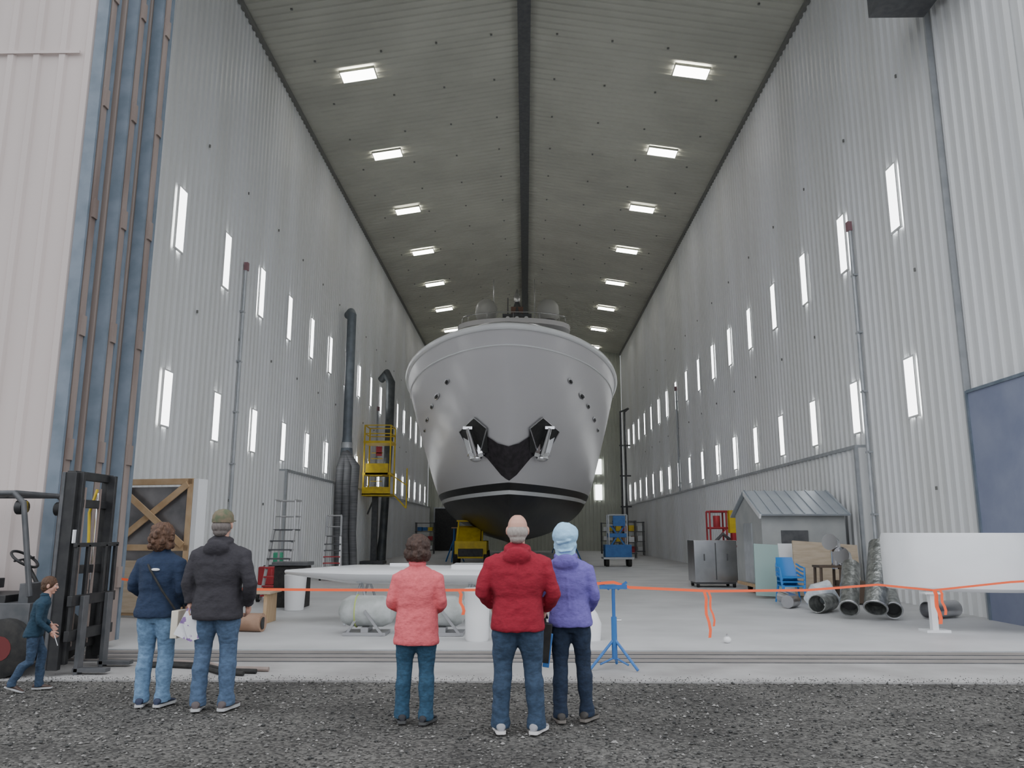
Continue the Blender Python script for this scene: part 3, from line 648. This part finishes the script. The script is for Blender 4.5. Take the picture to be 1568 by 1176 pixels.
# ---------------------------------------------------------------- centre props
e=empty('white_boat_part',(0,0,0)); mb=MB().use(white); R=[]
for t in np.linspace(0,1,18):
    x=-4.5+4.3*t; w=.10+.75*min(1,(t/.35))**.7; th=.03+.10*min(1,t/.3)
    R.append([V((x,15.1+w*math.cos(a),.93-.03*t+th*(math.sin(a) if math.sin(a)>0 else math.sin(a)*1.6))) for a in [2*math.pi*j/20 for j in range(20)]])
mb.loft(R).box((-.8,15.1,1.02),(1.1,1.0,.10)).box((-2.35,15.0,1.06),(.35,.1,.05)); mb.use(bluep).box((-.6,14.8,1.09),(.3,.3,.03)); mb.build('fin_panel',parent=e)
mb=MB().use(galv)
for x in(-3.0,-1.0):
    for s in(-1,1):
        for q in(-1,1): mb.tube([(x,15.1+s*.35,.76),(x+q*.25,15.1+s*.55,.02)],.025,8)
    mb.box((x,15.1,.79),(.08,1.2,.08))
mb.build('trestles',parent=e)
fmat=M('wrapped_fender',(.50,.52,.51),(.36,.38,.36),scale=5,rough=.45,bump=.6,bscale=7)
for (xa,xb) in((-3.1,-2.15),(-1.75,-.98)):
    mb=MB().use(fmat); mb.tube([(xa,13.5,.36),(xa+.06,13.5,.36),(xa+.2,13.5,.37),(xb-.2,13.45,.37),(xb-.06,13.45,.36),(xb,13.45,.36)],[.06,.18,.25,.25,.18,.06],20)
    mb.use(M('strap_green',(.45,.55,.15),rough=.8)).torus((xa+.3,13.5,.37),.255,.012,(0,90,0)); mb.use(M('alu_cradle',(.4,.4,.41),rough=.4,metal=.7))
    x=(xa+xb)/2; mb.beam((x-.3,13.3,.02),(x+.0,13.3,.5),.04); mb.beam((x+.3,13.2,.02),(x,13.2,.4),.04); mb.box((x,13.45,.03),(.7,.5,.05)); mb.box((x,13.45,.09),(.12,.4,.08))
    mb.build('wrapped_boat_fender')
MB().use(wplastic).zring([(-.76,12.7,z,r,r) for z,r in((.0,.165),(.03,.18),(.4,.19),(.72,.20),(.74,.215),(.78,.215),(.79,.19))],24).build('plastic_barrel')
mb=MB().use(bluep); c=V((1.09,10.15,0)); mb.tube([c+V((0,0,.12)),c+V((0,0,.62))],.035,12); mb.tube([c+V((0,0,.55)),c+V((0,0,.98))],.022,10)
for a in(200,320,80):
    t=math.radians(a); f=c+V((.33*math.cos(t),.33*math.sin(t),.02)); mb.tube([c+V((0,0,.36)),f],.018,8); mb.tube([c+V((0,0,.14)),c.lerp(f,.6)+V((0,0,.14))*.4],.012,6)
mb.box(c+V((0,0,.98)),(.34,.05,.05)); 
for s in(-1,1): mb.beam(c+V((s*.05,0,.95)),c+V((s*.17,0,1.04)),.03)
mb.use(chrome).tube([c+V((.035,0,.58)),c+V((.09,0,.58))],.012,8); mb.build('roller_stand')
tp=[V((-5.90,11.72,.98)),V((-5.0,11.4,.9)),V((-4.0,11.1,.88)),V((-2.5,10.7,.90)),V((-1,10.4,.92)),V((0,10.25,.94)),V((1.09,10.10,1.04)),V((1.3,10.2,.97)),V((2.5,11.0,.87)),V((4.2,12.2,.80)),V((5.6,13.0,.83)),V((6.8,13.66,.70)),V((7.8,13.2,.86)),V((8.85,12.9,.95))]
def ribbon(mb,pts,w):
    vs=[]; 
    for p in pts: vs+=[p+V((0,0,w/2)),p-V((0,0,w/2))]
    mb.add(vs,[(2*i,2*i+1,2*i+3,2*i+2) for i in range(len(pts)-1)])
mb=MB().use(orange); ribbon(mb,tp,.034)
def hang(x,y,z,l,w=.05):
    P=[V((x+.015*math.sin(i*1.7)+ .06*i/6,y-.02,z-l*i/6)) for i in range(7)]; vs=[]
    for p in P: vs+=[p-V((w/2,0,0)),p+V((w/2,.01,0))]
    mb.add(vs,[(2*i,2*i+1,2*i+3,2*i+2) for i in range(6)])
hang(2.38,10.9,.88,.60,.04); hang(2.45,10.95,.87,.45,.03); hang(6.75,13.55,.72,.55,.07); hang(6.82,13.5,.72,.4,.05); hang(-.85,10.36,.92,.3,.04); hang(-4.3,11.15,.88,.35,.04)
mb.build('caution_tape',recalc=False)
MB().use(wplastic).ell((3.05,12.5,.05),(.06,.06,.05)).use(chrome).tube([(3.05,12.5,.08),(3.05,12.5,.13)],.02,8).build('light_bulb')
MB().use(wplastic).zring([(1.0,12.8,.0,.16,.12),(1.0,12.8,.25,.18,.14),(1.02,12.8,.4,.1,.1),(1.02,12.8,.5,.03,.03)]).build('plastic_bag')

# ---------------------------------------------------------------- right side props
mb=MB().use(white)
P=[];Pi=[]
for t in np.linspace(0,1,24):
    a=math.radians(175+100*t); P.append((8.3+1.8*math.cos(a),14.75+1.25*math.sin(a))); Pi.append((8.3+1.67*math.cos(a),14.8+1.12*math.sin(a)))
P.append((8.85,13.55));Pi.append((8.85,13.7))
rg=[]
for (x,y),(xi,yi) in zip(P,Pi):
    q=lambda f:(x*(1-f)+xi*f,y*(1-f)+yi*f)
    rg.append([V((*q(.5),.66)),V((*q(0),.72)),V((*q(0),1.56)),V((*q(.3),1.64)),V((xi,yi,1.63)),V((xi,yi,.66))])
mb.loft(rg); mb.build('white_hull_moulding')
for x,y in((6.9,13.95),(8.6,13.72)):
    MB().use(white).box((x,y,.32),(.1,.1,.60)).box((x,y,.02),(.4,.3,.04)).box((x,y,.635),(.3,.2,.03)).build('support_stand')
foil=M('foil_insulation',(.42,.43,.41),(.20,.21,.20),scale=9,rough=.35,metal=.8,bump=.9,bscale=14)
mb=MB()
for (x,y,r,dx,dy,dz) in((6.2,15.75,.18,.50,1.0,.75),(6.6,15.5,.21,.55,.85,1.15),(6.98,15.6,.16,.35,1.0,.35)):
    a=V((x,y,r+.03)); b=a+V((dx,dy,dz)); mb.use(foil).pipe(a,b,r,.02); mb.use(black).tube([a+(b-a)*.12,a+(b-a)*.16],r-.022,18)
    mb.use(steel).torus(a+(b-a)*.01,r,.014,(b-a).to_track_quat('Z','Y').to_matrix())
mb.build('foil_insulation_roll')
mb=MB()
mb.use(steel)
mb.pipe((7.75,15.9,.17),(8.5,16.3,.17),.16); mb.tube([(5.75,18.0,.15),(6.0,18.3,.15),(6.05,18.6,.15),(5.9,18.9,.2)],[.14,.14,.14,.14],16)
mb.use(foil).pipe((6.0,16.9,.2),(6.5,17.5,.2),.18)
mb.tube([(6.85,17.3,.18),(6.9,17.5,.5),(7.0,17.55,.75)],[.17,.17,.15],18)
mb.use(M('plastic_wrap',(.55,.60,.66),(.75,.78,.80),scale=6,rough=.2,bump=.9,bscale=9)).tube([(6.1,17.75,.16),(6.3,17.65,.34),(6.5,17.7,.42),(6.75,17.75,.15)],[.12,.24,.22,.1],12)
mb.build('duct_sections')
mb=MB().use(chrome)
for x,z in((7.35,1.25),(7.6,.95)):
    mb.tube([(x,19.2,z-.45),(x,19.2,z),(x-.1,19.05,z+.16),(x-.25,18.9,z+.18)],[.12,.13,.14,.19],16)
mb.use(M('brown_stool',(.10,.07,.05),rough=.7))
for x in(6.9,7.35):
    for y in(19.0,19.4): mb.beam((x-.05,y-.05,.02),(x,y,.85),.05)
mb.box((7.15,19.2,.86),(.6,.5,.05)).box((7.15,19.0,.4),(.5,.04,.06)); mb.box((7.65,19.2,.28),(.6,.5,.5)); mb.build('exhaust_ventilators')
mb=MB().use(ply).box((7.55,20.4,.72),(1.7,.05,1.35),(-10,4,6)).use(white).box((6.75,20.75,.72),(.5,.04,1.3),(-9,0,4)).use(M('teal_sheet',(.36,.50,.47),rough=.4)).box((6.2,20.75,.70),(.7,.04,1.3),(-9,3,0)); mb.build('leaning_sheets')
mb=MB().use(M('blue_plastic',(.04,.24,.62),rough=.4)); c=V((6.3,19.4,0))
for i in range(3):
    z=.40+.10*i
    mb.box(c+V((0,0,z)),(.5,.46,.03))
    rings=[]
    for j in range(6):
        zz=z+.09*j; yy=c.y+.22+.035*j; hw=.25-.01*j
        rings.append([V((c.x-hw,yy,zz)),V((c.x-hw*.5,yy+.05,zz)),V((c.x+hw*.5,yy+.05,zz)),V((c.x+hw,yy,zz)),V((c.x+hw*.5,yy+.075,zz)),V((c.x-hw*.5,yy+.075,zz))])
    mb.loft(rings)
    for s in(-1,1): mb.tube([c+V((s*.26,-.22,z-.05)),c+V((s*.29,-.18,z+.22)),c+V((s*.29,.1,z+.24)),c+V((s*.24,.24,z+.3))],.022,8)
for s in(-1,1):
    for q in(-1,1): mb.tube([c+V((s*.23,q*.2,.42)),c+V((s*.29,q*.26,.01))],[.03,.02],8)
mb.build('plastic_chair')
sh_=empty('site_shed',(-.2,0,0)); sm_=M('shed_siding',(.42,.43,.42),(.36,.37,.37),scale=2,rough=.6); mb=MB().use(sm_)
mb.prism([(6.45,21.3,.25),(6.45,23.9,.25),(6.45,23.9,2.15),(6.45,22.6,2.72),(6.45,21.3,2.15)],(2.2,0,0))
mb.use(M('corrugated_zinc',(.50,.54,.58),(.44,.48,.53),scale=2,rough=.4,metal=.5))
mb.beam((7.55,21.1,2.10),(7.55,22.6,2.78),2.4,.05); mb.beam((7.55,24.1,2.10),(7.55,22.6,2.78),2.4,.05)
for i in range(9):
    x=6.4+i*.285; mb.beam((x,21.1,2.14),(x,22.6,2.82),.03,.03)
mb.use(white).beam((6.37,21.1,2.06),(6.37,22.6,2.74),.05,.12); mb.use(wood).box((7.55,22.6,.22),(2.3,2.5,.08)); mb.use(galv).box((6.44,22.6,1.1),(.04,.8,1.6)); mb.use(dkgrey).box((7.3,21.28,1.4),(.7,.04,.6))
mb.use(rubber)
for x in(6.7,8.4):
    for y in(21.6,23.6): mb.tube([(x-.05,y,.1),(x+.05,y,.1)],.1,12)
mb.build('shed_body',parent=sh_)
mb=MB().use(steel).box((5.8,25.2,.78),(1.3,1.0,1.25)).use(dkgrey).box((5.8,24.69,.78),(.03,.01,1.1)).box((5.45,24.68,.9),(.03,.03,.2)).box((6.15,24.68,.9),(.03,.03,.2)).box((5.8,25.2,.13),(1.2,.9,.06)); mb.use(rubber)
for x in(5.25,6.35):
    for y in(24.8,25.6): mb.tube([(x-.04,y,.06),(x+.04,y,.06)],.06,12)
mb.build('stainless_cabinet',bevel=.01)
mb=MB().use(redp)
for x in(6.2,6.75,7.1):
    mb.beam((x,27.0,0.02),(x,27.0,2.35),.05); mb.beam((x,27.5,0.02),(x,27.5,2.35),.05)
for z in(1.2,1.8,2.35): mb.beam((6.2,27,z),(7.1,27,z),.05); mb.beam((6.2,27.5,z),(7.1,27.5,z),.05); mb.box((6.65,27.25,z-.03),(.9,.5,.03))
mb.beam((6.2,27.0,1.2),(6.75,27.0,1.8),.04); mb.tube([(6.45,27.1,1.82),(6.45,27.1,2.2)],.12,12).use(yellow).box((7.05,26.9,2.0),(.5,.3,.75)).use(redp).box((7.1,26.8,1.5),(.5,.3,.25)).use(dkgrey).tube([(6.3,26.95,1.3),(6.6,26.95,1.6),(6.9,26.95,1.35)],.06,10); mb.build('red_storage_rack',bevel=.01)
mb=MB().use(bluep).box((4.55,40,.75),(1.3,1.0,.6)).box((4.55,40,1.5),(.9,.8,.2)).use(galv)
for x in(4.1,5.0):
    mb.beam((x,39.6,1.0),(x,39.6,2.5),.06); mb.beam((x,40.4,1.0),(x,40.4,2.5),.06)
for z in(2.0,2.5): mb.beam((4.1,39.6,z),(5.0,39.6,z),.05); mb.beam((4.1,40.4,z),(5.0,40.4,z),.05)
mb.use(bluep).beam((4.2,39.7,1.0),(4.9,39.7,2.0),.08).beam((4.9,39.7,1.0),(4.2,39.7,2.0),.08).box((4.6,39.5,2.2),(.6,.1,.5)); mb.use(rubber)
for x in(4.0,5.1):
    for y in(39.6,40.4): mb.tube([(x-.08,y,.22),(x+.08,y,.22)],.22,16)
mb.use(galv).box((4.55,40,.4),(1.5,1.2,.1)); mb.build('blue_scissor_lift',bevel=.01)
mb=MB().use(yellow).box((-2.9,43.2,.75),(1.7,2.0,.9)).prism([(-3.7,42.3,1.2),(-3.7,44,1.2),(-3.7,44,2.0),(-3.7,43,1.9)],(1.3,0,0)); mb.use(black).box((-2.9,42.15,.6),(1.3,.1,.4)); mb.use(yellow).beam((-3.6,42.4,1.2),(-3.6,42.9,2.2),.08).beam((-2.3,42.4,1.2),(-2.3,42.9,2.2),.08).box((-2.95,43.4,2.25),(1.5,1.2,.08)); mb.use(rubber)
for x in(-3.7,-2.1):
    for y in(42.5,44): mb.tube([(x-.12,y,.35),(x+.12,y,.35)],.35,18)
mb.build('yellow_tow_tractor',bevel=.02)
for i,(x,y) in enumerate(((6.6,62.5),(7.8,58),(6.4,52),(-7.8,62))):
    mb=MB().use(dkgrey)
    for a in(-.7,.7):
        for b in(-.3,.3): mb.beam((x+a,y+b,0.02),(x+a,y+b,2.4),.06)
    for z in(.3,1.0,1.7,2.35): mb.box((x,y,z),(1.5,.7,.05))
    for z in(.3,1.0,1.7):
        for q in(-.4,.0,.42): mb.use([bluep,redp,card,white,yellow][random.randrange(5)]).box((x+q,y,z+.2),(.34,.5,random.uniform(.25,.4)))
    mb.build('storage_shelf')

# ---------------------------------------------------------------- world/camera
w=bpy.data.worlds.new('overcast'); bpy.context.scene.world=w; w.use_nodes=True; nt=w.node_tree; bg=nt.nodes['Background']
tc=nt.nodes.new('ShaderNodeTexCoord'); sp=nt.nodes.new('ShaderNodeSeparateXYZ'); rp=nt.nodes.new('ShaderNodeValToRGB')
rp.color_ramp.elements[0].position=.0; rp.color_ramp.elements[0].color=(.55,.58,.63,1); rp.color_ramp.elements[1].position=.6; rp.color_ramp.elements[1].color=(.92,.95,1,1)
nt.links.new(tc.outputs['Generated'],sp.inputs[0]); nt.links.new(sp.outputs[2],rp.inputs[0]); nt.links.new(rp.outputs[0],bg.inputs[0]); bg.inputs[1].default_value=2.15
cam=bpy.data.cameras.new('camera'); co=bpy.data.objects.new('camera',cam); bpy.context.scene.collection.objects.link(co)
cam.sensor_width=36; cam.lens=27.67; cam.clip_end=500
co.location=(0,0,1.65); co.rotation_euler=Euler((math.radians(90+10.67),math.radians(0.0),math.radians(.98)),'XYZ')
bpy.context.scene.camera=co
